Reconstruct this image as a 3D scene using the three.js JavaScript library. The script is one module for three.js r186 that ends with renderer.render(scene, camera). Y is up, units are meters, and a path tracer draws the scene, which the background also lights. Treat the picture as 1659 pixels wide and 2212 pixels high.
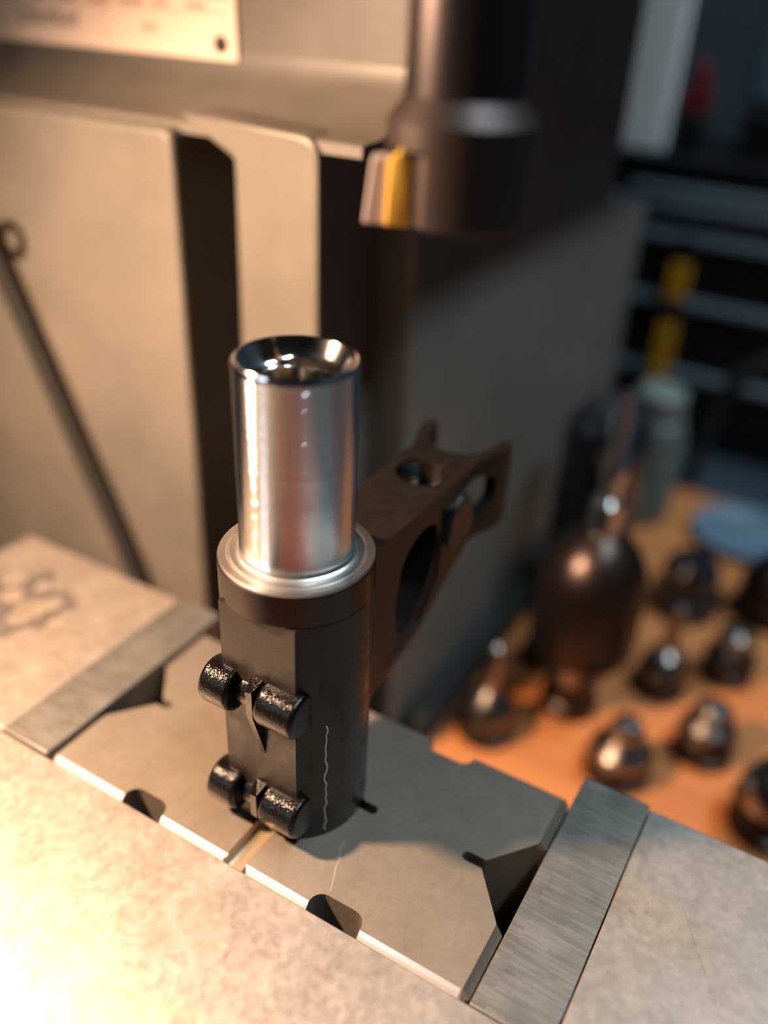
import * as THREE from 'three';
import { mergeGeometries, mergeVertices, toCreasedNormals } from 'three/addons/utils/BufferGeometryUtils.js';
import { RoundedBoxGeometry } from 'three/addons/geometries/RoundedBoxGeometry.js';
import { ConvexGeometry } from 'three/addons/geometries/ConvexGeometry.js';
import { RectAreaLightUniformsLib } from 'three/addons/lights/RectAreaLightUniformsLib.js';
import { Brush, Evaluator, SUBTRACTION, INTERSECTION, ADDITION } from 'three-bvh-csg';

// All lengths below are in drawing units of 0.6 mm; U turns them into metres. Origin: centre of the vee block's top face.
const U = 0.0006;
const V3 = (x, y, z) => new THREE.Vector3(x * U, y * U, z * U);

// ---------- camera, lights, exposure ----------
const scene = new THREE.Scene();
scene.background = new THREE.Color(0x000000);
const camera = new THREE.PerspectiveCamera(60.68, 1659 / 2212, 0.005, 20);
camera.position.copy(V3(117.2, 225, 167.6));
camera.rotation.order = 'YXZ';
camera.rotation.set(THREE.MathUtils.degToRad(-30.891), THREE.MathUtils.degToRad(29.007), THREE.MathUtils.degToRad(2.961));
camera.focus = 247 * U;
camera.userData.fStop = 4.9;
scene.add(camera);

const renderer = new THREE.WebGLRenderer({ antialias: true });
renderer.toneMapping = THREE.LinearToneMapping;
renderer.toneMappingExposure = 1.0;
renderer.shadowMap.enabled = true;
RectAreaLightUniformsLib.init();

const LAMP = [-190, 272, 145], LAMP_AIM = [-70, 0, 0];
const lampLight = new THREE.SpotLight(new THREE.Color().setRGB(1, 0.62, 0.38), 0.98, 0, 1.1, 1, 2);
lampLight.castShadow = true;
lampLight.shadow.radius = 0.45;
const FLUO = [1000, 2440, -350];
const tubeLight = new THREE.RectAreaLight(new THREE.Color().setRGB(0.78, 0.92, 1), 98, 0.06, 1.3);
tubeLight.position.copy(V3(FLUO[0], FLUO[1] - 22, FLUO[2]));
tubeLight.rotation.x = -Math.PI / 2;
scene.add(tubeLight);
const WIN = [-1330, 1440, 2600];           // centre of the window in the wall behind the camera
const windowLight = new THREE.RectAreaLight(new THREE.Color().setRGB(0.74, 0.88, 1), 2.2, 0.56, 0.62);
windowLight.position.copy(V3(WIN[0], WIN[1], WIN[2] - 20));
windowLight.rotation.set(0, 0, 0);         // shines along -z, into the room
scene.add(windowLight);

// ---------- helpers ----------
let seed = 7;
const rnd = () => { seed = (seed * 1664525 + 1013904223) >>> 0; return seed / 4294967296; };
const rr = (a, b) => a + (b - a) * rnd();
const taken = {};
function numbered(n) { if (!(n in taken)) { taken[n] = 0; return n; } taken[n]++; return n + '_' + String(taken[n]).padStart(3, '0'); }

function boxUV(g) {                       // uv in metres, projected along each face's main axis
  if (g.index) g = g.toNonIndexed();
  const p = g.attributes.position, n = p.count, uv = new Float32Array(n * 2);
  const a = new THREE.Vector3(), b = new THREE.Vector3(), c = new THREE.Vector3();
  for (let i = 0; i < n; i += 3) {
    a.fromBufferAttribute(p, i); b.fromBufferAttribute(p, i + 1); c.fromBufferAttribute(p, i + 2);
    const nn = b.clone().sub(a).cross(c.clone().sub(a)); const ax = Math.abs(nn.x), ay = Math.abs(nn.y), az = Math.abs(nn.z);
    [a, b, c].forEach((v, k) => {
      const [s, t] = ay >= ax && ay >= az ? [v.x, v.z] : ax >= az ? [v.z, v.y] : [v.x, v.y];
      uv[(i + k) * 2] = s; uv[(i + k) * 2 + 1] = t;
    });
  }
  g.setAttribute('uv', new THREE.BufferAttribute(uv, 2));
  return g;
}
function thing(name, base, label, category, group) {
  const o = new THREE.Group(); o.name = numbered(name); o.position.copy(V3(...base));
  o.userData = { label, category }; if (group) o.userData.group = group;
  o.base = base; scene.add(o); return o;
}
// geometry given in world drawing units -> named mesh under parent
function part(parent, name, geo, mat, opt = {}) {
  let g = geo;
  if (opt.flat) { g = g.index ? g.toNonIndexed() : g.clone(); g.deleteAttribute('normal'); g.computeVertexNormals(); }
  if (opt.crease !== undefined) g = toCreasedNormals(g, opt.crease);
  const b = parent ? (parent.base || [0, 0, 0]) : (opt.base || [0, 0, 0]);
  g = g.clone(); g.translate(-b[0], -b[1], -b[2]); g.scale(U, U, U);
  if (!opt.keepUV) g = boxUV(g);
  const m = new THREE.Mesh(g, mat); m.name = parent ? name : numbered(name); m.castShadow = m.receiveShadow = true;
  if (parent) { if (parent.isMesh) m.base = parent.base; else m.base = b; parent.add(m); }
  else { m.position.copy(V3(...b)); m.base = b; scene.add(m); }
  m.base = b;
  if (opt.label) m.userData.label = opt.label;
  return m;
}
function single(name, base, geo, mat, label, category, group, opt = {}) {
  const m = part(null, name, geo, mat, { ...opt, base }); m.userData = { label, category }; if (group) m.userData.group = group; return m;
}
function structure(name, geo, mat, opt = {}) { const m = part(null, name, geo, mat, opt); m.userData = { kind: 'structure', label: opt.label, category: opt.category }; return m; }
function box(x0, x1, y0, y1, z0, z1, r = 0) {
  const w = x1 - x0, h = y1 - y0, d = z1 - z0;
  const g = r ? new RoundedBoxGeometry(w, h, d, 3, r) : new THREE.BoxGeometry(w, h, d);
  g.translate((x0 + x1) / 2, (y0 + y1) / 2, (z0 + z1) / 2); return g.index ? g.toNonIndexed() : g;
}
const shp = pts => new THREE.Shape(pts.map(p => new THREE.Vector2(p[0], p[1])));
function extr(shape, d, bevel, seg, curve) {
  return new THREE.ExtrudeGeometry(shape, { depth: d - 2 * bevel, bevelEnabled: bevel > 0, bevelSize: bevel, bevelThickness: bevel, bevelOffset: -bevel, bevelSegments: seg, curveSegments: curve }).translate(0, 0, bevel);
}
const extrY = (pts, y0, y1, bevel = 0, seg = 2, curve = 12) => extr(pts.isShape ? pts : shp(pts.map(p => [p[0], -p[1]])), y1 - y0, bevel, seg, curve).rotateX(-Math.PI / 2).translate(0, y0, 0);
const extrX = (pts, x0, x1, bevel = 0, seg = 2) => extr(shp(pts.map(p => [-p[0], p[1]])), x1 - x0, bevel, seg, 12).rotateY(Math.PI / 2).translate(x0, 0, 0);
const extrZ = (pts, z0, z1, bevel = 0, seg = 2) => extr(shp(pts), z1 - z0, bevel, seg, 12).translate(0, 0, z0);
function roundPoly(pts, r, n = 5) {        // pts [x,y,(r)]
  const out = [], N = pts.length;
  for (let i = 0; i < N; i++) {
    const p = pts[i], a = pts[(i + N - 1) % N], b = pts[(i + 1) % N]; const R = p[2] ?? r;
    if (!R) { out.push([p[0], p[1]]); continue; }
    const A = new THREE.Vector2(a[0] - p[0], a[1] - p[1]), B = new THREE.Vector2(b[0] - p[0], b[1] - p[1]);
    const d = Math.min(R, A.length() * 0.49, B.length() * 0.49); A.setLength(d); B.setLength(d);
    for (let k = 0; k <= n; k++) { const t = k / n; out.push([p[0] + A.x * (1 - t) ** 2 + B.x * t * t, p[1] + A.y * (1 - t) ** 2 + B.y * t * t]); }
  }
  return out;
}
const lathe = (prof, at, seg = 64) => new THREE.LatheGeometry(prof.map(p => new THREE.Vector2(p[0], p[1])), seg).translate(at[0], at[1], at[2]).toNonIndexed();
const cylY = (r, y0, y1, x, z, seg = 48) => new THREE.CylinderGeometry(r, r, y1 - y0, seg).translate(x, (y0 + y1) / 2, z).toNonIndexed();
const cylX = (r, x0, x1, y, z, seg = 48) => new THREE.CylinderGeometry(r, r, x1 - x0, seg).rotateZ(Math.PI / 2).translate((x0 + x1) / 2, y, z).toNonIndexed();
const cylZ = (r, z0, z1, x, y, seg = 48) => new THREE.CylinderGeometry(r, r, z1 - z0, seg).rotateX(Math.PI / 2).translate(x, y, (z0 + z1) / 2).toNonIndexed();
const tube = (pts, r, seg = 60, rad = 10) => new THREE.TubeGeometry(new THREE.CatmullRomCurve3(pts.map(p => new THREE.Vector3(...p))), seg, r, rad, false).toNonIndexed();
const ev = new Evaluator(); ev.useGroups = false; ev.attributes = ['position', 'normal', 'uv'];
function prep(g) { if (g.index) g = g.toNonIndexed(); const q = new THREE.BufferGeometry(); for (const k of ['position', 'normal', 'uv']) q.setAttribute(k, g.attributes[k]); const m = new Brush(q); m.updateMatrixWorld(); return m; }
function cleaned(g) {                      // drops slivers left by the booleans
  const p = g.attributes.position, keep = [], a = new THREE.Vector3(), b = new THREE.Vector3(), c = new THREE.Vector3();
  for (let i = 0; i < p.count; i += 3) { a.fromBufferAttribute(p, i); b.fromBufferAttribute(p, i + 1); c.fromBufferAttribute(p, i + 2); const e = Math.max(a.distanceTo(b), b.distanceTo(c), c.distanceTo(a)); if (b.sub(a).cross(c.sub(a)).length() / e > 0.004) keep.push(i, i + 1, i + 2); }
  const q = new THREE.BufferGeometry();
  for (const k of ['position', 'normal', 'uv']) { const s = g.attributes[k], d = new Float32Array(keep.length * s.itemSize); keep.forEach((v, n) => { for (let m = 0; m < s.itemSize; m++) d[n * s.itemSize + m] = s.array[v * s.itemSize + m]; }); q.setAttribute(k, new THREE.BufferAttribute(d, s.itemSize)); }
  return q;
}
function csg(base, ...ops) { let b = prep(base); for (const [op, g] of ops) { b = ev.evaluate(b, prep(g), op); } return cleaned(b.geometry.index ? b.geometry.toNonIndexed() : b.geometry); }
const merge = a => mergeGeometries(a.map(g => { g = g.index ? g.toNonIndexed() : g; const q = new THREE.BufferGeometry(); for (const k of ['position', 'normal', 'uv']) q.setAttribute(k, g.attributes[k]); return q; }));

// ---------- textures ----------
function noiseField(n, cells, oct, s0) {   // tiling value noise, 0..1
  const f = new Float32Array(n * n); let amp = 1, tot = 0, c = cells; let s = s0;
  const rs = () => { s = (s * 1664525 + 1013904223) >>> 0; return s / 4294967296; };
  for (let o = 0; o < oct; o++) {
    const gx = new Float32Array(c * c).map(rs);
    for (let y = 0; y < n; y++) for (let x = 0; x < n; x++) {
      const u = x / n * c, v = y / n * c; const i = Math.floor(u), j = Math.floor(v); let a = u - i, b = v - j; a = a * a * (3 - 2 * a); b = b * b * (3 - 2 * b);
      const i1 = (i + 1) % c, j1 = (j + 1) % c;
      f[y * n + x] += amp * ((gx[j * c + i] * (1 - a) + gx[j * c + i1] * a) * (1 - b) + (gx[j1 * c + i] * (1 - a) + gx[j1 * c + i1] * a) * b);
    }
    tot += amp; amp *= 0.55; c = Math.min(c * 2, n);
  }
  for (let i = 0; i < f.length; i++) f[i] /= tot;
  return f;
}
function dataTex(n, fn, srgb, tile, m = n) {      // tile: metres per repeat
  const d = new Uint8Array(n * m * 4);
  for (let y = 0; y < m; y++) for (let x = 0; x < n; x++) { const c = fn(x, y, y * n + x); const k = (y * n + x) * 4; d[k] = c[0]; d[k + 1] = c[1]; d[k + 2] = c[2]; d[k + 3] = 255; }
  const t = new THREE.DataTexture(d, n, m); t.wrapS = t.wrapT = THREE.RepeatWrapping; t.magFilter = THREE.LinearFilter; t.minFilter = THREE.LinearMipmapLinearFilter; t.generateMipmaps = true;
  if (srgb) t.colorSpace = THREE.SRGBColorSpace; t.repeat.set(1 / tile[0], 1 / tile[1]); t.needsUpdate = true; return t;
}
const cl = v => Math.max(0, Math.min(255, v));
const N = 512;
const fineN = noiseField(N, 64, 3, 11), midN = noiseField(N, 12, 5, 23), bigN = noiseField(N, 4, 4, 37), streakN = noiseField(N, 128, 2, 51);
// scratches as a field
const scratch = new Float32Array(N * N);
function addScratches(count, len, ang, spread, amp) {
  for (let i = 0; i < count; i++) {
    let x = rr(0, N), y = rr(0, N); const a = ang + rr(-spread, spread), L = rr(len * 0.3, len), w = rr(0.3, 1) * amp; const bend = rr(-0.003, 0.003);
    for (let t = 0; t < L; t++) { const th = a + bend * t; x += Math.cos(th); y += Math.sin(th); const k = ((Math.floor(y) % N + N) % N) * N + ((Math.floor(x) % N + N) % N); scratch[k] = Math.max(scratch[k], w); }
  }
}
addScratches(22, 50, 1.0, 0.4, 0.7); addScratches(60, 22, -0.6, 1.2, 0.5); addScratches(8, 110, 2.2, 0.9, 0.5);

// ground, stained steel of the vise
const viseMap = dataTex(N, (x, y, i) => {
  const m = midN[i], b = bigN[i], f = fineN[i], s = scratch[i];
  const stain = Math.max(0, b - 0.52) * 2.4, v = 136 + (m - 0.5) * 16 + (f - 0.5) * 18 + s * 26;
  return [cl(v + 3), cl(v - 3 - stain * 4), cl(v - 9 - stain * 14)];
}, true, [0.075, 0.075]);
const spots = [[-168, -22, 7], [-159, -13, 6], [-153, -24, 5], [-146, -12, 7.5], [-141, -19, 5], [-145, -4, 6], [-129, -11, 4.5], [-134, 3, 5], [-172, -8, 6]];   // dried coolant blots on the left jaw (x, z, radius)
const jawMap = dataTex(N, (x, y, i) => {
  const T = 0.075, f = fineN[i], m = midN[i];
  let near = 9; const jit = (midN[(i + 991) % (N * N)] - 0.5) * 0.9;
  for (const [wx, wz, r] of spots) { const u = (((wx * U / T) % 1) + 1) % 1 * N, v = ((((wz - 20) * U / T) % 1) + 1) % 1 * N; near = Math.min(near, Math.hypot(x - u, y - v) / N * T / U / r + jit); }
  const cu = (((-153 * U / T) % 1) + 1) % 1 * N, cv = (((-32 * U / T) % 1) + 1) % 1 * N, dc = Math.hypot((x - cu) * 0.8, y - cv) / N * T / U + jit * 26;
  const grey = near < 0.85 ? -0.1 : dc < 19 ? 0.8 : 0;
  const stain = Math.max(0, bigN[i] - 0.52) * 2.4, v = 140 + (m - 0.5) * 16 + (f - 0.5) * 18 + scratch[i] * 24 - grey * 48;
  return [cl(v + 3), cl(v - 3 - stain * 4 + grey * 4), cl(v - 9 - stain * 12 + grey * 12)];
}, true, [0.075, 0.075]);
const viseRough = dataTex(N, (x, y, i) => { const v = 128 + (midN[(i + 7000) % (N * N)] - 0.5) * 34 + (fineN[i] - 0.5) * 30 - scratch[i] * 50; return [0, cl(v), 255]; }, false, [0.075, 0.075]);
const viseBump = dataTex(N, (x, y, i) => { const v = 128 + (fineN[i] - 0.5) * 90 + (midN[i] - 0.5) * 40 + scratch[i] * 70; return [cl(v), cl(v), cl(v)]; }, false, [0.075, 0.075]);
// brushed steel: streaks along u
const brushMap = dataTex(N, (x, y, i) => { const s = streakN[(y * N) + ((x >> 4) % N)], m = midN[i], v = 168 + (s - 0.5) * 46 + (m - 0.5) * 40; return [cl(v), cl(v), cl(v - 3)]; }, true, [0.05, 0.05]);
const brushBump = dataTex(N, (x, y, i) => { const s = streakN[(y * N) + ((x >> 5) % N)], v = 128 + (s - 0.5) * 160 + (fineN[i] - 0.5) * 50; return [cl(v), cl(v), cl(v)]; }, false, [0.05, 0.05]);
// block: finely ground, with small scratches
const blockMap = dataTex(N, (x, y, i) => { const v = 176 + (midN[i] - 0.5) * 22 + (fineN[i] - 0.5) * 14 + scratch[(i * 3) % (N * N)] * 40; return [cl(v), cl(v - 3), cl(v - 8)]; }, true, [0.06, 0.06]);
const blockBump = dataTex(N, (x, y, i) => { const v = 128 + (fineN[i] - 0.5) * 60 + (streakN[((x + y * 2) % N) * N + (y >> 4)] - 0.5) * 60 + scratch[i] * 60; return [cl(v), cl(v), cl(v)]; }, false, [0.06, 0.06]);
// oily black oxide
const oilRough = dataTex(N, (x, y, i) => { const v = 88 + (midN[i] - 0.5) * 120 + (fineN[i] - 0.5) * 40; return [0, cl(v), 0]; }, false, [0.03, 0.03]);
const oilMap = dataTex(N, (x, y, i) => { const v = 26 + (midN[i] - 0.5) * 18; return [cl(v + 3), cl(v), cl(v - 2)]; }, true, [0.03, 0.03]);
const oilBump = dataTex(N, (x, y, i) => { const v = 128 + (midN[i] - 0.5) * 130 + (fineN[i] - 0.5) * 90; return [cl(v), cl(v), cl(v)]; }, false, [0.022, 0.022]);
const blobBump = dataTex(N, (x, y, i) => { const v = 128 + (fineN[i] - 0.5) * 250; return [cl(v), cl(v), cl(v)]; }, false, [0.012, 0.012]);
// machine paint
const paintMap = dataTex(N, (x, y, i) => { const m = midN[i], b = bigN[i], v = 198 + (m - 0.5) * 26 + (b - 0.5) * 34; return [cl(v), cl(v - 2 - Math.max(0, b - 0.5) * 16), cl(v - 6 - Math.max(0, b - 0.5) * 30)]; }, true, [0.16, 0.16]);
const paintBump = dataTex(N, (x, y, i) => { const v = 128 + (midN[i] - 0.5) * 120; return [cl(v), cl(v), cl(v)]; }, false, [0.05, 0.05]);
// plywood
const woodMap = dataTex(N, (x, y, i) => { const g = midN[((y * 1) % N) * N + ((x >> 3) % N)], r = streakN[(y % N) * N + ((x >> 5) % N)], v = (g - 0.5) * 50 + (r - 0.5) * 26 + (bigN[i] - 0.5) * 20; return [cl(196 + v), cl(128 + v * 0.8), cl(78 + v * 0.6)]; }, true, [0.3, 0.3]);
// plaster / concrete of the room
const wallMap = dataTex(256, (x, y) => { const i = y * 2 * N + x * 2, v = 150 + (midN[i] - 0.5) * 30 + (bigN[i] - 0.5) * 20; return [cl(v - 8), cl(v), cl(v + 4)]; }, true, [1.2, 1.2]);

// ---------- materials ----------
const S = o => new THREE.MeshStandardMaterial(o), P = o => new THREE.MeshPhysicalMaterial(o);
const M = {
  vise: S({ color: 0xffffff, map: viseMap, roughnessMap: viseRough, roughness: 1, metalness: 0.75, bumpMap: viseBump, bumpScale: 0.000006 }),
  jaw: S({ color: 0xffffff, map: jawMap, roughnessMap: viseRough, roughness: 1, metalness: 0.75, bumpMap: viseBump, bumpScale: 0.000006 }),
  viseCast: S({ color: 0x4a4a48, map: viseMap, metalness: 0.3, roughness: 0.6 }),
  jawPlate: S({ color: 0xb2b0ac, map: brushMap, metalness: 0.85, roughness: 0.48, bumpMap: brushBump, bumpScale: 0.00002 }),
  block: S({ color: 0xaca49a, map: blockMap, metalness: 0.7, roughness: 0.5, bumpMap: blockBump, bumpScale: 0.00001 }),
  tube: P({ color: 0xeeeeee, metalness: 1, roughness: 0.1 }),
  channel: S({ color: 0xa3937a, metalness: 0.8, roughness: 0.42 }),
  chamfer: S({ color: 0xdedcda, metalness: 0.9, roughness: 0.34, bumpMap: brushBump, bumpScale: 0.00001 }),  // paler than the block: the front edge glint is put into the colour
  honed: P({ color: 0xd4d2ce, metalness: 1, roughness: 0.09 }),
  turned: P({ color: 0xd4d2ce, metalness: 1, roughness: 0.3 }),
  collar: P({ color: 0x3a3634, metalness: 1, roughness: 0.3 }),
  black: P({ color: 0xffffff, map: oilMap, metalness: 0, roughness: 1, roughnessMap: oilRough, specularIntensity: 0.5, bumpMap: oilBump, bumpScale: 0.00001 }),
  blackFlat: P({ color: 0xb0a49a, map: oilMap, metalness: 0, specularIntensity: 0.6, roughness: 0.42, bumpMap: oilBump, bumpScale: 0.00001 }),
  blackGloss: P({ color: 0x090808, metalness: 0, roughness: 0.1, specularIntensity: 0.5, bumpMap: blobBump, bumpScale: 0.00006 }),
  residue: S({ color: 0x8f9290, roughness: 0.6 }),
  cutterShank: S({ color: 0x4c4748, metalness: 0.95, roughness: 0.3 }),
  cutterBody: S({ color: 0x423c3b, metalness: 0.9, roughness: 0.46 }),
  gold: P({ color: 0xffd25c, metalness: 0.75, roughness: 0.42 }),
  carbide: S({ color: 0xb4a6a4, metalness: 0.6, roughness: 0.45 }),
  paint: P({ color: 0x76736e, map: paintMap, roughness: 0.5, bumpMap: paintBump, bumpScale: 0.00012, clearcoat: 0.15, clearcoatRoughness: 0.3 }),
  darkScrew: S({ color: 0x2b2622, metalness: 0.6, roughness: 0.45 }),
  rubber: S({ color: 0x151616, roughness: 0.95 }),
  wood: S({ color: 0xd2cab4, map: woodMap, roughness: 0.55 }),
  woodDark: S({ color: 0x8a6a50, map: woodMap, roughness: 0.7 }),
  wall: S({ color: 0x55606b, map: wallMap, roughness: 0.9 }),
  ceiling: S({ color: 0x7d8082, roughness: 0.95 }),
  concrete: S({ color: 0x6a6a68, map: wallMap, roughness: 0.85 }),
  chestBlack: S({ color: 0x14161a, roughness: 0.45, metalness: 0.3 }),
  chestRail: S({ color: 0x8fa3b2, roughness: 0.4, metalness: 0.6 }),
  yellow: S({ color: 0xb58410, roughness: 0.5 }),
  palePanel: S({ color: 0xf2fafc, roughness: 0.6 }),
  capGrey: S({ color: 0x646e69, roughness: 0.5 }),
  red: S({ color: 0x64101a, roughness: 0.5 }),
  blueGrey: S({ color: 0x4d6473, roughness: 0.55 }),
  toolSteel: P({ color: 0x8a8480, metalness: 1, roughness: 0.25 }),
  toolDark: P({ color: 0x38302d, metalness: 0.9, roughness: 0.32 }),
  chrome: P({ color: 0xd2d2d2, metalness: 1, roughness: 0.14 }),
  jarBlack: P({ color: 0x12151d, roughness: 0.18, clearcoat: 1, clearcoatRoughness: 0.08 }),
  bottle: P({ color: 0x5f6a64, roughness: 0.4, transmission: 0.3, thickness: 0 }),
  lampShade: S({ color: 0x2f4a3c, roughness: 0.4, metalness: 0.4 }),
  lampInner: S({ color: 0xe6e2d8, roughness: 0.5 }),
  bulb: S({ color: 0xffffff, emissive: new THREE.Color().setRGB(1, 0.78, 0.55), emissiveIntensity: 14 }),
  fixture: S({ color: 0xe8eaea, roughness: 0.5 }),
  pane: S({ color: 0xffffff, emissive: new THREE.Color().setRGB(0.74, 0.88, 1), emissiveIntensity: 2.4 }),
  benchPaint: S({ color: 0x5d6a78, map: wallMap, roughness: 0.45 }),
  brownBoard: S({ color: 0xd07a60, map: woodMap, roughness: 0.6 }),
  fluo: S({ color: 0xffffff, emissive: new THREE.Color().setRGB(0.7, 0.9, 1), emissiveIntensity: 30 }),
};

// ---------- the room ----------
{
  const [x0, x1, y0, y1, z0, z1] = [-2300, 2600, -1660, 2520, -1500, 2600], t = 120;
  structure('floor', box(x0 - t, x1 + t, y0 - t, y0, z0 - t, z1 + t), M.concrete, { label: 'grey concrete workshop floor', category: 'floor' });
  structure('ceiling', box(x0 - t, x1 + t, y1, y1 + t, z0 - t, z1 + t), M.ceiling, { label: 'pale workshop ceiling', category: 'ceiling' });
  structure('wall_back', box(x0 - t, x1 + t, y0, y1, z0 - t, z0), M.wall, { label: 'grey wall behind the tool chest', category: 'wall' });
  structure('wall_front', csg(box(x0 - t, x1 + t, y0, y1, z1, z1 + t), [SUBTRACTION, box(WIN[0] - 480, WIN[0] + 480, WIN[1] - 530, WIN[1] + 530, z1 - 50, z1 + t + 50)]), M.wall, { label: 'grey wall facing the machine', category: 'wall' });
  structure('wall_left', box(x0 - t, x0, y0, y1, z0, z1), M.wall, { label: 'grey wall left of the machine', category: 'wall' });
  structure('wall_right', box(x1, x1 + t, y0, y1, z0, z1), M.wall, { label: 'grey wall right of the bench', category: 'wall' });
  const w = structure('window_1', box(WIN[0] - 480, WIN[0] + 480, WIN[1] - 530, WIN[1] + 530, z1 + 20, z1 + 40), M.pane, { label: 'frosted daylight window', category: 'window' });
  part(w, 'window_frame', csg(box(WIN[0] - 480, WIN[0] + 480, WIN[1] - 530, WIN[1] + 530, z1 - 10, z1 + 20), [SUBTRACTION, box(WIN[0] - 440, WIN[0] - 15, WIN[1] - 490, WIN[1] + 490, z1 - 50, z1 + 50)], [SUBTRACTION, box(WIN[0] + 15, WIN[0] + 440, WIN[1] - 490, WIN[1] + 490, z1 - 50, z1 + 50)]), M.fixture);
  const f = thing('fluorescent_fixture', FLUO, 'long fluorescent ceiling fixture above the bench', 'light');
  part(f, 'housing', box(FLUO[0] - 80, FLUO[0] + 80, FLUO[1], 2520, FLUO[2] - 1120, FLUO[2] + 1120, 12), M.fixture);
  part(f, 'diffuser', box(FLUO[0] - 50, FLUO[0] + 50, FLUO[1] - 16, FLUO[1], FLUO[2] - 1083, FLUO[2] + 1083), M.fluo);
}

// ---------- bench ----------
{
  const b = thing('workbench', [100, -1660, -100], 'long grey blue workbench under the machine and vise', 'bench');
  part(b, 'bench_top', box(-600, 900, -210, -172, -1000, 800, 3), M.benchPaint);
  for (const [x, z] of [[-520, -950], [840, -950], [-520, 500], [840, 500]]) part(b, 'leg', box(x - 30, x + 30, -1660, -210, z - 30, z + 30, 4), M.woodDark);
  single('plywood_board', [200, -172, -330], box(-37.5, 430, -172, -160, -590, -70, 1.5), M.wood, 'orange plywood board carrying the loose tool holders', 'board');
  single('unseen_board', [300, -172, 420], box(10, 560, -172, -160, 122, 720, 2), M.brownBoard, 'unseen reddish brown board added for its reflection in the sleeve', 'board');  // unseen board, added for the red band mirrored in the sleeve
}

// ---------- milling machine column ----------
const mill = thing('milling_machine', [-240, -172, -330], 'cream painted milling machine column behind the vise', 'machine');
{
  part(mill, 'column_body', csg(extrX([[-154, -172], [-154, 900], [-425, 900], [-425, 112], [-516, 96], [-516, -172]], -470, -52, 3), [SUBTRACTION, box(-136.5, -109, -180, 172, -200, -140)], [SUBTRACTION, box(-330, -80, -180, 172, -400, -180)]), M.paint, { crease: 0.3 });
  part(mill, 'foot_shade_strip', box(-54, -38, -172, -136, -514, -170, 2), M.rubber, { label: 'black strip added for the shade along the foot of the column' });  // added black strip in place of the shade between column and board
  // way on the right with a mitred upper corner, and the cover on the left; a deep slot stays open between them
  part(mill, 'way', extrZ(roundPoly([[-70.7, -172, 0], [-70.7, 178.3, 9], [-137, 180.6, 0], [-109.9, 166.6, 2], [-109.9, -172, 0]], 0), -154, -109.5, 2), M.paint, { crease: 0.3 });
  const cover = part(mill, 'way_cover', extrZ(roundPoly([[-135.6, -172, 0], [-135.6, 175, 5], [-470, 175, 0], [-470, -172, 0]], 0), -154, -104, 2.5, 3), M.paint, { crease: 0.2 });
  const prof = [[-154, 173], [-112, 173], [-112, 177], [-115, 177.5]];
  for (let k = 0; k <= 10; k++) { const a = k / 10 * Math.PI / 2; prof.push([-118 - 36 * Math.sin(a), 177.6 + 22 * (1 - Math.cos(a))]); }
  prof.push([-156, 199.8], [-156, 173]);
  part(mill, 'fillet_ledge', extrX(prof, -470, -54), M.paint, { crease: 0.7 });
  // screw in the cover
  const sx = -238, sy = 117, sz = -104;
  const ring = csg(cylZ(9, sz - 4, sz + 0.8, sx, sy), [SUBTRACTION, cylZ(5.2, sz - 8, sz + 5, sx, sy, 6)]);
  part(mill, 'socket_floor', cylZ(6, sz - 4, sz - 2.6, sx, sy, 20), M.darkScrew);
  part(mill, 'socket_screw', ring, M.darkScrew, { crease: 0.3, label: 'dark socket head screw in the cream cover' });
  part(mill, 'hole_disc', cylX(4.4, -53, -51.6, -24.5, -453, 20), M.darkScrew, { label: 'small dark disc standing for a hole in the column side' });  // dark disc in place of a small open hole
  // overarm and spindle above the frame
  part(mill, 'overarm', box(-300, 52, 330, 900, -545, 60, 3), M.paint);
  part(mill, 'spindle_nose', lathe([[0, 330], [34, 330], [34, 292], [26, 280], [15, 276], [0, 276]], [30.6, 0, -14.3]), M.cutterShank);
}
// printed specification plate
{
  const cv = document.createElement('canvas'); cv.width = 1024; cv.height = 512; const c = cv.getContext('2d');
  c.fillStyle = '#f1dfd3'; c.fillRect(0, 0, 1024, 512);
  c.strokeStyle = '#d3b8aa'; c.lineWidth = 5;
  for (const y of [60, 130, 200, 268, 336, 366, 402]) { c.beginPath(); c.moveTo(20, y); c.lineTo(1000, y); c.stroke(); }
  for (const x of [120, 545]) { c.beginPath(); c.moveTo(x, 20); c.lineTo(x, 492); c.stroke(); }
  c.fillStyle = '#bfa596';
  for (const y of [96, 166, 236, 306, 352, 390]) for (let x = 140; x < 960; x += 120) c.fillRect(x, y - 8, 50 + ((x * 7 + y * 3) % 46), 13);
  c.fillStyle = '#7d6a5d'; c.font = 'bold 62px serif'; c.fillText('Edanbar', 184, 462);
  c.fillStyle = '#cdb3a4'; c.fillRect(690, 438, 60, 20);
  const t = new THREE.CanvasTexture(cv); t.colorSpace = THREE.SRGBColorSpace;
  const pm = P({ color: 0xf4f0ec, map: t, roughness: 0.35, clearcoat: 0.3, clearcoatRoughness: 0.15 });
  const x0 = -300, x1 = -140.5, y0 = 196, y1 = 276, z = -153;
  const g = box(x0, x1, y0, y1, z - 0.7, z + 0.7).toNonIndexed(); const p = g.attributes.position, uv = g.attributes.uv;
  for (let i = 0; i < p.count; i++) uv.setXY(i, (p.getX(i) - x0) / (x1 - x0), (p.getY(i) - y0) / (y1 - y0));
  const pl = part(mill, 'specification_plate', g, pm, { keepUV: true, label: 'pale printed specification plate' });
  part(pl, 'plate_screw', lathe([[0, 0], [3.4, 0], [3.2, 1], [0, 1.8]], [0, 0, 0], 20).rotateX(Math.PI / 2).translate(-148.5, 202, -152.3), M.darkScrew);
}
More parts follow.
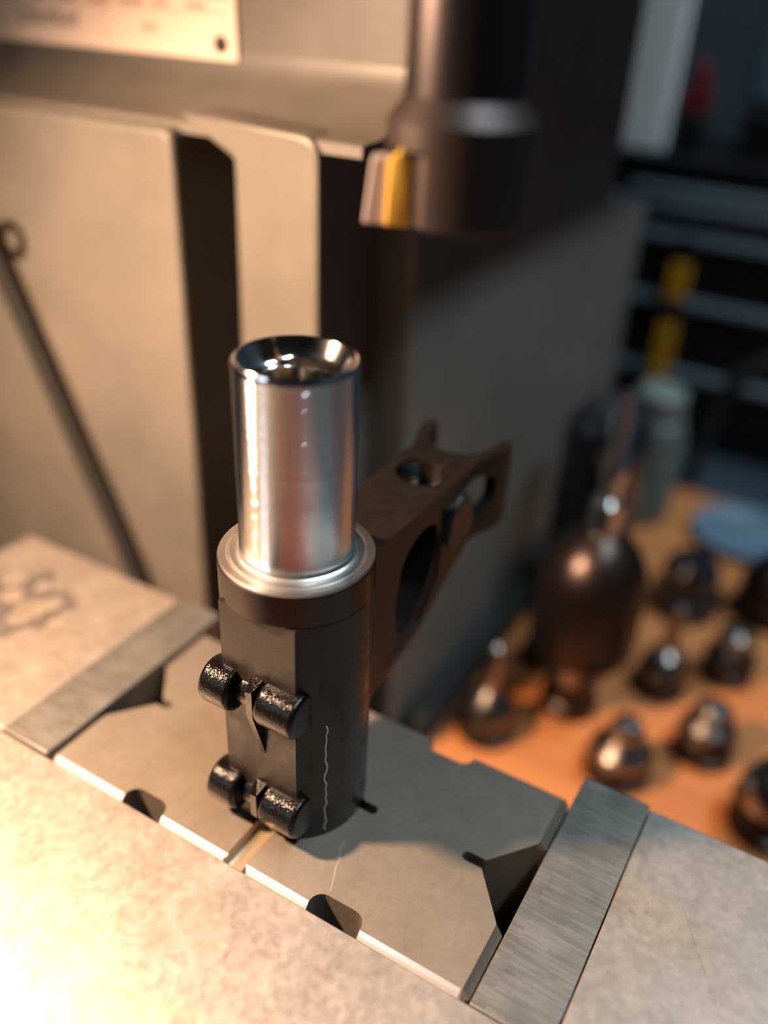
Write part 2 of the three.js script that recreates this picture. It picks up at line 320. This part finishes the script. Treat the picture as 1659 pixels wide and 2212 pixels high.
single('strand', [-245, -40, -97], tube([[-318, 262, -97], [-280, 187, -97], [-244.5, 112, -97], [-206, 24, -97], [-176, -46, -97], [-158, -110, -96]], 4.6), M.rubber, 'thin dark strand slanting down across the cream machine cover', 'strand');  // thin dark tube laid slantwise across the cover

// ---------- vise ----------
const vise = thing('machine_vise', [0, -172, 20], 'ground steel machine vise gripping the slotted vee block', 'vise');
{
  part(vise, 'vise_base', box(-186, 191, -172, -62, -46, 104, 3), M.viseCast);
  part(vise, 'jaw', csg(box(-190, -99.4, -62, 0.4, -49.4, 39.9, 0.8), [SUBTRACTION, box(-99.5, -90, -62, 5, -60, 60)]), M.jaw, { label: 'stained jaw carrying the worn jaw plate' });
  part(vise, 'jaw_plate', box(-99.3, -77.8, -62, 1, -50.4, 39.7, 0.5), M.jawPlate, { label: 'worn steel jaw plate with short scratches' });
  part(vise, 'jaw', extrY(roundPoly([[101.6, -49], [196, -49], [196, 108], [101.6, 108]], 0.5), -62, -0.2, 0.5), M.vise, { crease: 0.3 });
  part(vise, 'jaw_plate', extrY(roundPoly([[79.2, -50.6, 0.6], [101.3, -50.6, 0.6], [101.3, 40, 18], [79.2, 40, 0.6]], 0, 8), -62, 0, 0.4), M.jawPlate, { crease: 0.3, label: 'brushed steel jaw plate with one rounded corner' });
  part(vise, 'side_plate', extrY([[-250, 40.2], [100, 40.2], [100, 113], [-26, 113], [-26, 168], [-250, 168]], -62, 0, 0.5), M.vise, { crease: 0.3, label: 'broad stained steel plate along the front' });
  
}

// ---------- vee block ----------
const block = thing('vee_block', [0, -61.9, 0], 'ground steel vee block with side notches held between the jaw plates', 'vee block');
{
  const XL = -77.6, XR = 78.4, ZF = -39.6, ZN = 39.9, CH = 2.4, H = 61.9;
  const semi = (xt, zc, r, dir) => { const a = []; for (let k = 0; k <= 8; k++) { const t = -Math.PI / 2 + k / 8 * Math.PI; a.push([xt + dir * r * Math.cos(t), zc + r * Math.sin(t)]); } return a; };
  const cor = (cx, cz, a0) => { const a = [], r = 4; for (let k = 0; k <= 5; k++) { const t = a0 + k / 5 * Math.PI / 2; a.push([cx + r * Math.cos(t), cz + r * Math.sin(t)]); } return a; };
  // outline seen from above, walked along the near edge first
  const o = [[XL + 2, ZN]];
  const nearNotch = (x0, x1) => o.push([x0, ZN], ...cor(x0 + 4, 37.2, Math.PI), ...cor(x1 - 4, 37.2, -Math.PI / 2), [x1, ZN]);
  nearNotch(-44.3, -28.6);
  o.push([-2.5, ZN], [-2.5, ZN - CH - 0.3], [-2.5, 22], [4.7, 22], [4.7, ZN - CH - 0.3], [4.7, ZN]);
  nearNotch(27.2, 44.2);
  o.push([XR - 2, ZN], [XR, ZN - 2.2]);
  o.push([XR, 16.4], [XR - CH - 0.2, 15.2], [64.6, 1.1], ...semi(59.2, -0.6, 1.7, -1).reverse(), [64.6, -2.3], [XR - CH - 0.2, -16.4], [XR, -17.6]);
  o.push([XR, ZF + 2.2], [XR - 2, ZF]);
  const farNotch = (x1, x0) => o.push([x1, ZF], ...cor(x1 - 4, -36.9, 0), ...cor(x0 + 4, -36.9, Math.PI / 2), [x0, ZF]);
  farNotch(43.9, 27.2); farNotch(-28.6, -44.3);
  o.push([XL + 2, ZF], [XL, ZF + 2.2]);
  o.push([XL, -17], [XL + CH + 0.2, -15.2], [-64.4, -1.7], ...semi(-60.6, 0, 1.7, 1), [-64.4, 1.7], [XL + CH + 0.2, 15.2], [XL, 17]);
  o.push([XL, ZN - 2.2]);
  const clampTop = p => [Math.max(XL + CH, Math.min(XR - CH, p[0])), Math.max(ZF + CH, Math.min(ZN - CH, p[1]))];
  const hole = [[21.9, -1.7], [0, -21], [-24, 0], [0, 21], [21.9, 1.7], ...semi(25.8, 0, 1.7, 1).reverse()];
  const V = p => new THREE.Vector2(p[0], p[1]);
  const tris = [];
  const cap = (outer0, y, up) => { const outer = outer0.filter((p, k) => { const n = outer0[(k + 1) % outer0.length]; return Math.hypot(p[0] - n[0], p[1] - n[1]) > 0.01; }); const c = outer.map(V), h = hole.map(V); const all = [...outer, ...hole]; for (const t of THREE.ShapeUtils.triangulateShape(c, [h])) { let [a, b, d] = t.map(k => all[k]); const cr = (b[0] - a[0]) * (d[1] - a[1]) - (b[1] - a[1]) * (d[0] - a[0]); if ((cr > 0) === up) [b, d] = [d, b]; tris.push([a[0], y, a[1]], [b[0], y, b[1]], [d[0], y, d[1]]); } };
  const wall = (A, ya, B, yb, flip) => { for (let k = 0; k < A.length; k++) { const n = (k + 1) % A.length; const q = [[A[k][0], ya, A[k][1]], [A[n][0], ya, A[n][1]], [B[n][0], yb, B[n][1]], [B[k][0], yb, B[k][1]]]; tris.push(...(flip ? [q[0], q[2], q[1], q[0], q[3], q[2]] : [q[0], q[1], q[2], q[0], q[2], q[3]])); } };
  const top = o.map(clampTop);
  cap(top, 0, true); cap(o, -H, false);
  wall(o, -CH, top, 0); wall(o, -H, o, -CH); wall(hole, -H, hole, 0, true);
  const g = new THREE.BufferGeometry(); g.setAttribute('position', new THREE.Float32BufferAttribute(tris.flat(), 3)); g.computeVertexNormals(); g.setAttribute('uv', new THREE.Float32BufferAttribute(new Float32Array(tris.length * 2), 2));
  part(block, 'block_body', cleaned(g), M.block, { flat: true });
  const ch = [[-2.5, -40], [4.7, -40], [4.7, -0.5]]; for (let k = 0; k <= 12; k++) { const t = -0.12 - k / 12 * (Math.PI - 0.24); ch.push([1.1 + 3.62 * Math.cos(t), 0 + 2.9 * Math.sin(t)]); } ch.push([-2.5, -0.5]);
  part(block, 'channel', extrZ(ch, 22, 39.8), M.channel, { crease: 0.5, label: 'half round channel in the front edge' });
  for (const [x0, x1] of [[-74.8, -44.4], [-28.5, -2.3], [4.6, 27.1], [44.3, 75.6]])
    part(block, 'chamfer_face', extrX([[37.46, -0.05], [39.86, -2.45], [39.92, -2.35], [37.56, 0.02]], x0, x1), M.chamfer, { label: 'front edge chamfer in paler steel put in for its glint' });  // paler strips laid on the front chamfer to carry its glint
  const drip = []; for (let k = 0; k < 9; k++) drip.push([24.5 + k * 0.75 + rr(-0.35, 0.35), 0.02, 15 + k * 2.1]);
  part(block, 'residue_streak', tube(drip, 0.09, 60, 5), M.residue, { label: 'thin pale dried streak' });
}

// ---------- black front sight base with its tower ----------
const sightBaseLabel = 'oily black steel front sight base with a perforated tower standing on the block';
const fs = thing('front_sight_base', [0, 0.1, 0], sightBaseLabel, 'clamp');  // front sight base, resting on the block top
{
  const cz = 4, R = 21.8, pts = [];
  for (let k = 0; k <= 56; k++) { const a = THREE.MathUtils.degToRad(125 - k / 56 * 250 - 90 + 0) ; pts.push([R * Math.cos(a), 0]); }
  const out = []; const a0 = Math.atan2(21.6 - cz, 12.6);
  for (let k = 0; k <= 60; k++) { const a = a0 - k / 60 * (Math.PI + 2 * a0); out.push([R * Math.cos(a), cz + R * Math.sin(a)]); }
  const outline = [[12.6, 23.2], ...out, [-12.6, 23.2]];
  let body = csg(extrY(outline, 0.1, 81.5), [SUBTRACTION, cylX(2.6, 12, 30, 58, -13, 20)], [SUBTRACTION, cylY(15.4, -2, 100, 0, cz, 48)]);
  part(fs, 'sight_base_body', body, M.black, { crease: 0.4 });
  // tower: plan outline crossed with side profile, then pierced
  const plan = [[-11.5, -8], [-12.4, -40], [-12.6, -86], [-15.2, -93], [-17.6, -100], [-18.2, -105], [-16.2, -108.3], [-13.2, -106.6]];
  const arc = []; for (let k = 0; k <= 18; k++) { const a = Math.PI - k / 18 * Math.PI; arc.push([12.6 * Math.cos(a), -101 + 14 * Math.sin(a)]); }
  const right = plan.slice().reverse().map(p => [-p[0], p[1]]);
  const planS = [...plan, ...arc, ...right];
  const side = roundPoly([[-6, 83.4, 0], [-70, 84.1, 0], [-118, 84.6, 3], [-118, 66, 8], [-110, 54, 6], [-97, 52.4, 4], [-89, 53.2, 3], [-75, 46.6, 6], [-52, 33.6, 6], [-20, 25.2, 3], [-6, 10, 0]], 0);
  const slot = roundPoly([[-51, 75], [-60.5, 72], [-61.5, 62], [-55, 47], [-43, 37.5], [-35.5, 40], [-33.5, 53], [-36.5, 68], [-43, 73]], 4, 4);
  const pocket = roundPoly([[-62.5, 74], [-88, 78.2], [-97.5, 74], [-97, 66], [-88, 58.5], [-64, 60]], 3, 4);
  let tower = csg(extrY(planS, 5, 84.4), [INTERSECTION, extrX(side, -24, 24)],
    [SUBTRACTION, extrX(slot, -7, 30)], [SUBTRACTION, extrX(pocket, 5.5, 30)], [SUBTRACTION, extrX(pocket, -30, -5.5)],
    [SUBTRACTION, cylY(9.4, 60, 100, 0.3, -69, 40)],
    [SUBTRACTION, extrX(roundPoly([[-24, 80.8], [-86, 81.8], [-86, 79], [-64, 76], [-62, 50], [-50, 36], [-28, 32]], 2), 11.6, 30)],
    [SUBTRACTION, cylY(R - 0.5, -10, 100, 0, cz, 64)]);
  part(fs, 'sight_tower', tower, M.blackFlat, { crease: 0.45 });
  part(fs, 'side_lug', extrX(roundPoly([[-66, 56], [-70.5, 73], [-79, 76.5], [-86, 69], [-87.5, 56.5], [-77, 53.5]], 6, 5), 4, 13.2, 1, 2), M.black, { crease: 0.3, label: 'raised oval lug on the tower side' });
  // thread rings in the tower hole
  for (let k = 0; k < 6; k++) part(fs, 'thread_ring', new THREE.TorusGeometry(9.2, 0.5, 6, 40).rotateX(Math.PI / 2).translate(0.3, 82 - k * 2.2, -69).toNonIndexed(), M.blackGloss);
  // two cross bosses, each split by a notch with a sharp rib
  const boss = (x0, x1, y, z, r) => { const e = 1.6, pr = [[0, 0], [r - e, 0], [r - 0.45, 0.5], [r, e], [r, x1 - x0 - e], [r - 0.45, x1 - x0 - 0.5], [r - e, x1 - x0], [0, x1 - x0]]; return new THREE.LatheGeometry(pr.map(p => new THREE.Vector2(...p)), 40).rotateZ(-Math.PI / 2).translate(x0, y, z).toNonIndexed(); };
  for (const [y, z, lo] of [[52, 22.4, 31], [11.2, 22.2, 3.2]]) {
    part(fs, 'boss', boss(-17.4, -6.8, y, z, 7.3), M.blackGloss, { label: 'glossy oiled half of a cross boss' });
    part(fs, 'boss', boss(2.0, 15.4, y + 0.6, z, 7.1), M.blackGloss, { label: 'glossy oiled half of a cross boss' });
    part(fs, 'boss_neck', boss(-7.5, 2.6, y, z - 2.2, 5.4), M.blackGloss);
    const c = []; for (const p of [[-2.2, y + 8, 22.9], [1.8, y + 8, 22.9], [-1.6, y + 5, 27.2], [1.0, y + 6, 27.6], [-1.2, y - 3, 27.4], [1.3, y - 3, 27.8], [0.2, lo, 23], [1.9, lo, 23], [-1.4, y - 7, 22.9]]) c.push(new THREE.Vector3(...p));
    part(fs, 'rib', new ConvexGeometry(c), M.blackGloss, { crease: 0.4, label: 'sharp vertical rib between the boss halves' });
  }
  const dr = []; for (let k = 0; k <= 22; k++) { const y = 46 - k * 2.0; const a = 0.585 + rr(-0.02, 0.02); dr.push([(R + 0.02) * Math.cos(a), y, cz + (R + 0.02) * Math.sin(a)]); }
  part(fs, 'residue_streak', tube(dr, 0.26, 110, 5), M.residue, { label: 'thin pale dried streak' });
  part(fs, 'collar_ring', lathe([[15.6, 81.3], [21.2, 81.3], [21.9, 82], [21.9, 91.2], [21.6, 91.6], [15.6, 91.6]], [0, 0, cz], 96), M.collar, { crease: 0.3, label: 'turned dark steel collar ring' });
}

// ---------- turned sleeve ----------
{
  const s = thing('steel_sleeve', [0, 91.6, 4], 'bright turned steel sleeve with a flange on the dark collar', 'sleeve');
  part(s, 'flange', lathe([[15, 91.6], [21.6, 91.6], [21.7, 92], [21.4, 92.5], [19.4, 92.6], [19.1, 92.2], [18.7, 92.2], [18.4, 92.8], [17, 93], [16.4, 93.4], [15.9, 94.4], [15, 94.4]], [0, 0, 4], 128), M.turned, { crease: 0.45 });
  const prof = []; let gy = 93;            // fine turning grooves left by the tool
  const cusp = [[0, 0], [0.5, 0.0006], [0.6, 0.002], [0.69, 0.015], [0.78, 0.029], [0.83, 0.029], [0.915, 0.014]];
  while (gy < 146.2) { const pitch = rr(0.19, 0.23), a = rr(0.85, 1.15); for (const [t, h] of cusp) prof.push([15.7 + a * h, gy + pitch * t]); gy += pitch; }
  prof.push([15.72, 146.7], [15.5, 147.4], [15.2, 147.8]);
  part(s, 'barrel', lathe(prof, [0, 0, 4], 112), M.tube);
  part(s, 'countersink', lathe([[15.2, 147.8], [14.7, 147.6], [13.6, 145.8], [12.4, 143.8], [11.2, 142.4], [10.2, 141.9], [9.9, 141.6], [9.8, 141], [9.8, 92]], [0, 0, 4], 96), M.honed, { crease: 0.45 });
}

// ---------- indexable cutter ----------
{
  const [ax, ay, az] = [30.6, 181.4, -14.3];
  const t = thing('indexable_cutter', [ax, ay, az], 'steel shank cutter with a gold coated insert above the block', 'cutter');
  part(t, 'shank', lathe([[0, 205], [12.9, 205], [12.9, 283], [0, 283]], [ax, 0, az], 96), M.cutterShank, { crease: 0.3 });
  // head with a slanted flat on the side of the insert
  const dirL = new THREE.Vector3(-0.84, 0, 0.1).normalize();
  const right = new THREE.Vector3(0.874, 0, -0.485);        // along the insert face
  let head = lathe([[0, ay], [15.0, ay], [15.6, ay + 0.6], [16.2, ay + 20.4], [15.6, ay + 21.2], [12.9, ay + 25], [0, ay + 25]], [ax, 0, az], 96);
  const yaw = Math.atan2(right.x, right.z) - Math.PI / 2;
  const place = g => g.rotateY(yaw).translate(ax, 0, az);
  head = csg(head, [SUBTRACTION, place(box(-30, -10.4, ay - 5, ay + 15.5, 3.5, 30))], [SUBTRACTION, place(cylY(3.6, ay - 5, ay + 15.5, -10.8, 12.2, 24))]);
  part(t, 'cutter_head', head, M.cutterBody, { crease: 0.3 });
  const ins = part(t, 'insert', place(extrZ(roundPoly([[-20.4, ay - 0.4, 0.8], [-12.6, ay - 0.4, 0.8], [-11.6, ay + 14.0, 0.8], [-18.8, ay + 13.2, 0.8]], 0.8), 0.8, 6.6, 0.5)), M.carbide, { crease: 0.3, label: 'grey ground flank of the carbide insert' });
  const wav = []; for (let k = 0; k <= 12; k++) wav.push([-11.2 + 0.9 * Math.sin(k * 1.7) + (k > 9 ? -(k - 9) * 0.6 : 0), ay - 0.2 + k * 1.33]);
  const gp = [[-15.6, ay - 0.2], ...wav.map(p => [p[0] + 1.4, p[1]]), [-11.2, ay + 17.4], [-12.6, ay + 16.2], [-13.6, ay + 14.2], [-15.2, ay + 13.4]];
  part(ins, 'rake_face', place(extrZ(gp, 5.4, 8.2, 0.5)), M.gold, { crease: 0.45, label: 'bright gold coated rake face' });
}

// ---------- tool holders on the bench ----------
const by = -160;
function holder(x, z, prof, label, mat = M.toolSteel) {
  const t = thing('tool_holder', [x, by, z], label, 'tool holder', 'tool holders on the bench');
  for (const [n, p, m] of prof) part(t, n, lathe(p, [x, by, z], 48), m || mat, { crease: 0.45 });
  return t;
}
const groove = (r, h) => [[0, 0], [r * 0.94, 0], [r, 1.5], [r, h * 0.4], [r * 0.88, h * 0.46], [r * 0.88, h * 0.58], [r, h * 0.64], [r, h - 1.5], [r * 0.94, h], [0, h]];
holder(-12, -207, [['base_ring', groove(17.5, 17), M.toolDark], ['dome', [[16.5, 17], [16, 21], [13, 27], [9, 32], [5.5, 36], [5.5, 40], [0, 40]], M.toolSteel], ['tip', [[5, 40], [5.4, 50], [5, 60], [3.4, 66], [0, 68.5]], M.toolSteel]], 'squat domed tool holder with a pointed tip beside the column');
holder(-8, -290, [['base_ring', groove(15, 13), M.toolDark], ['neck', [[8, 13], [8, 20], [10.5, 22], [10.5, 30], [7, 36], [0, 38]], M.toolSteel]], 'small tool holder between the column and the drill chuck');
{
  const x = 22, z = -257, t = thing('drill_chuck', [x, by, z], 'big dark drill chuck with a bright taper arbor pointing up', 'drill chuck');
  part(t, 'jaw_nose', lathe([[0, 0], [17, 0], [18, 2], [18, 9], [15.5, 12], [15.5, 25], [19, 29]], [x, by, z], 48), M.toolDark, { crease: 0.45 });
  part(t, 'ring', lathe([[19, 29], [20.5, 31], [20.5, 41], [24, 45]], [x, by, z], 48), M.toolSteel, { crease: 0.45 });
  part(t, 'sleeve', lathe([[24, 45], [30.5, 50], [31.5, 56], [31.5, 96], [29.5, 108], [24, 119], [16, 127], [10, 131], [0, 131]], [x, by, z], 64), M.toolDark, { crease: 0.45 });
  part(t, 'arbor', lathe([[9, 131], [9, 150], [6, 153], [6, 160], [7.6, 166], [7, 172], [5.2, 180], [4.6, 205], [4.3, 214], [0, 215]], [x, by, z], 48), M.chrome, { crease: 0.45, label: 'bright chromed taper arbor' });
}
holder(66, -219, [['base_ring', groove(19, 16), M.toolDark], ['dome', [[18, 16], [17, 21], [12.5, 26], [9.5, 30], [9.5, 36], [7, 40], [0, 42]], M.toolSteel]], 'knob topped domed tool holder standing behind the rounded jaw plate');
holder(67, -305, [['base_ring', groove(17, 16), M.toolDark], ['dome', [[16, 16], [14, 24], [10, 30]], M.toolSteel], ['stem', [[10, 30], [5, 34], [4.4, 58], [5.4, 62], [4.6, 67], [0, 68.5]], M.toolSteel]], 'tool holder with a slim upright stem beside the drill chuck');
holder(105, -262, [['base_ring', groove(17.5, 19), M.toolDark], ['dome', [[16.5, 19], [15, 25], [10.5, 29], [10.5, 35], [6, 39], [0, 40.5]], M.toolSteel]], 'stubby two ring tool holder with a knob top');
holder(102, -342, [['base_ring', groove(16.5, 20), M.toolDark], ['knob', [[11, 20], [9, 25], [12, 29], [11.5, 36], [7, 40], [0, 41.5]], M.toolSteel]], 'stubby tool holder with a round head behind the two ring holder');
holder(147, -224, [['base_ring', groove(20, 22), M.toolDark], ['dome', [[19, 22], [18, 32], [13, 42], [6, 48], [0, 49]], M.toolSteel]], 'largest smooth domed tool holder standing close behind the vise jaw');
holder(58, -404, [['base_ring', groove(25, 18), M.jarBlack], ['hub', [[20, 18], [20, 36], [14, 44], [0, 46]], M.jarBlack]], 'matt black tool holder behind the drill chuck');
holder(112, -428, [['base_ring', groove(24, 18), M.toolDark], ['dome', [[23, 18], [22, 34], [15, 46], [0, 50]], M.toolDark]], 'dark round topped tool holder near the blue grey dish');

// jar, bottle and lid further back
{
  const x = -8, z = -350, t = thing('jar', [x, by, z], 'glossy black round jar beside the column', 'jar');
  part(t, 'jar_body', lathe([[0, 0], [26, 0], [28, 3], [28, 146], [26, 154], [20, 160]], [x, by, z], 64), M.jarBlack, { crease: 0.3 });
  part(t, 'lid', lathe([[20, 159], [20, 163], [18, 165], [0, 165]], [x, by, z], 64), M.jarBlack, { crease: 0.3 });
}
{
  const x = -12, z = -522, t = thing('plastic_bottle', [x, by, z], 'pale translucent plastic bottle behind the black jar', 'bottle');
  part(t, 'bottle_body', lathe([[0, 0], [24, 0], [26, 3], [26, 78], [22, 90], [12, 96]], [x, by, z], 48), M.bottle, { crease: 0.45 });
  part(t, 'cap', lathe([[13, 94], [20, 96], [20, 114], [17, 117], [0, 117]], [x, by, z], 48), M.capGrey, { crease: 0.3 });
}
single('round_dish', [78, by, -530], lathe([[0, 0], [36, 0], [44, 6], [44, 9], [40, 9], [34, 4], [0, 4]], [78, by, -530], 64), M.blueGrey, 'blue grey round dish on the far end of the wood', 'dish', null, { crease: 0.3 });
single('hose', [60, -172, -618], tube([[10, -164, -618], [30, -60, -618], [80, -30, -620], [140, -70, -622], [175, -164, -618]], 7.5), M.rubber, 'black rubber hose arching in front of the tool chest', 'hose');

// ---------- tool chest and things on it ----------
{
  const cb = -172, t = thing('tool_chest', [60, cb, -760], 'black tool chest with grey drawer rails at the back of the bench', 'tool chest');
  part(t, 'chest_body', box(-180, 330, cb, 92, -900, -706, 3), M.chestBlack);
  part(t, 'chest_lid', box(-182, 332, 92, 106, -902, -698, 3), M.chestBlack);
  for (const [y0, y1] of [[56, 84], [-8, 44], [-78, -16], [-150, -86]]) { const d = part(t, 'drawer', box(-120, 320, y0, y1, -708, -702, 1.5), M.chestBlack); part(d, 'drawer_rail', box(-116, 316, y1 - 11, y1 - 3, -703, -695, 1.5), M.chestRail, { label: 'blue grey metal drawer rail' }); }
  part(t, 'trim_strip', box(-170, 325, 58, 68, -706, -696, 2), M.chestRail);
}
{
  const t = thing('spirit_level', [-52, -172, -680], 'upright black bar with two yellow bands leaning on the tool chest', 'spirit level');
  part(t, 'bar', box(-60, -44, -172, 40, -690, -684, 1), M.chestBlack);
  part(t, 'yellow_band', box(-60.5, -43.5, -18, 17, -690.5, -682.5, 1), M.yellow, { label: 'bright yellow band' });
  part(t, 'yellow_band', box(-60.5, -43.5, -104, -40, -690.5, -682.5, 1), M.yellow, { label: 'bright yellow band' });
}
single('upright_panel', [-118, 106, -720], box(-140, -97, 106, 330, -724, -716, 2), M.palePanel, 'pale blue narrow panel standing upright on the tool chest', 'panel');
{
  const t = thing('red_clamp', [-80, 106, -730], 'small red spring clamp standing on the tool chest', 'clamp');
  part(t, 'base', box(-92, -66, 106, 140, -740, -720, 4), M.chestBlack);
  part(t, 'red_body', extrZ(roundPoly([[-95, 140], [-66, 140], [-70, 162], [-76, 182], [-84, 182], [-84, 164]], 4), -740, -722, 1.5), M.red, { crease: 0.3 });
}
single('storage_box', [10, 106, -760], box(-34, 120, 106, 148, -800, -720, 4), M.chestBlack, 'low black case lying on the tool chest', 'case');
single('blue_case', [30, 148, -770], box(-38, 110, 148.2, 260, -810, -740, 8), M.blueGrey, 'blue grey case stacked on the low black case', 'case');

// ---------- work lamp (outside the frame, on the left) ----------
{
  const L = new THREE.Vector3(...LAMP), A = new THREE.Vector3(...LAMP_AIM), d = A.clone().sub(L).normalize();
  const t = thing('work_lamp', [-440, -172, 330], 'gooseneck work lamp with a green shade beside the bench corner', 'lamp');
  const q = new THREE.Quaternion().setFromUnitVectors(new THREE.Vector3(0, -1, 0), d);
  const at = g => g.applyQuaternion(q).translate(L.x, L.y, L.z);
  part(t, 'lamp_base', lathe([[0, 0], [70, 0], [70, 8], [60, 18], [14, 26], [0, 26]], [-440, -172, 330], 48), M.lampShade, { crease: 0.4 });
  const back = L.clone().addScaledVector(d, -58);
  part(t, 'gooseneck', tube([[-440, -152, 330], [-445, 60, 335], [-430, 260, 320], [back.x - 110, back.y + 60, back.z + 90], [back.x - 20, back.y + 30, back.z + 18], [back.x, back.y, back.z]], 6), M.rubber);
  part(t, 'lamp_shade', at(lathe([[0, 60], [10, 60], [13, 55], [17, 36], [30, 10], [44, -8], [42.5, -8], [28.5, 10], [15.5, 35], [0, 37]], [0, 0, 0], 48)), M.lampShade, { crease: 0.4 });
  part(t, 'bulb', at(new THREE.SphereGeometry(13, 24, 16).toNonIndexed()), M.bulb);
  lampLight.position.copy(V3(...LAMP)); lampLight.target.position.copy(V3(...LAMP_AIM)); scene.add(lampLight, lampLight.target);
}

scene.traverse(o => { if (o.isMesh) { o.castShadow = o.receiveShadow = true; } delete o.base; });
renderer.render(scene, camera);
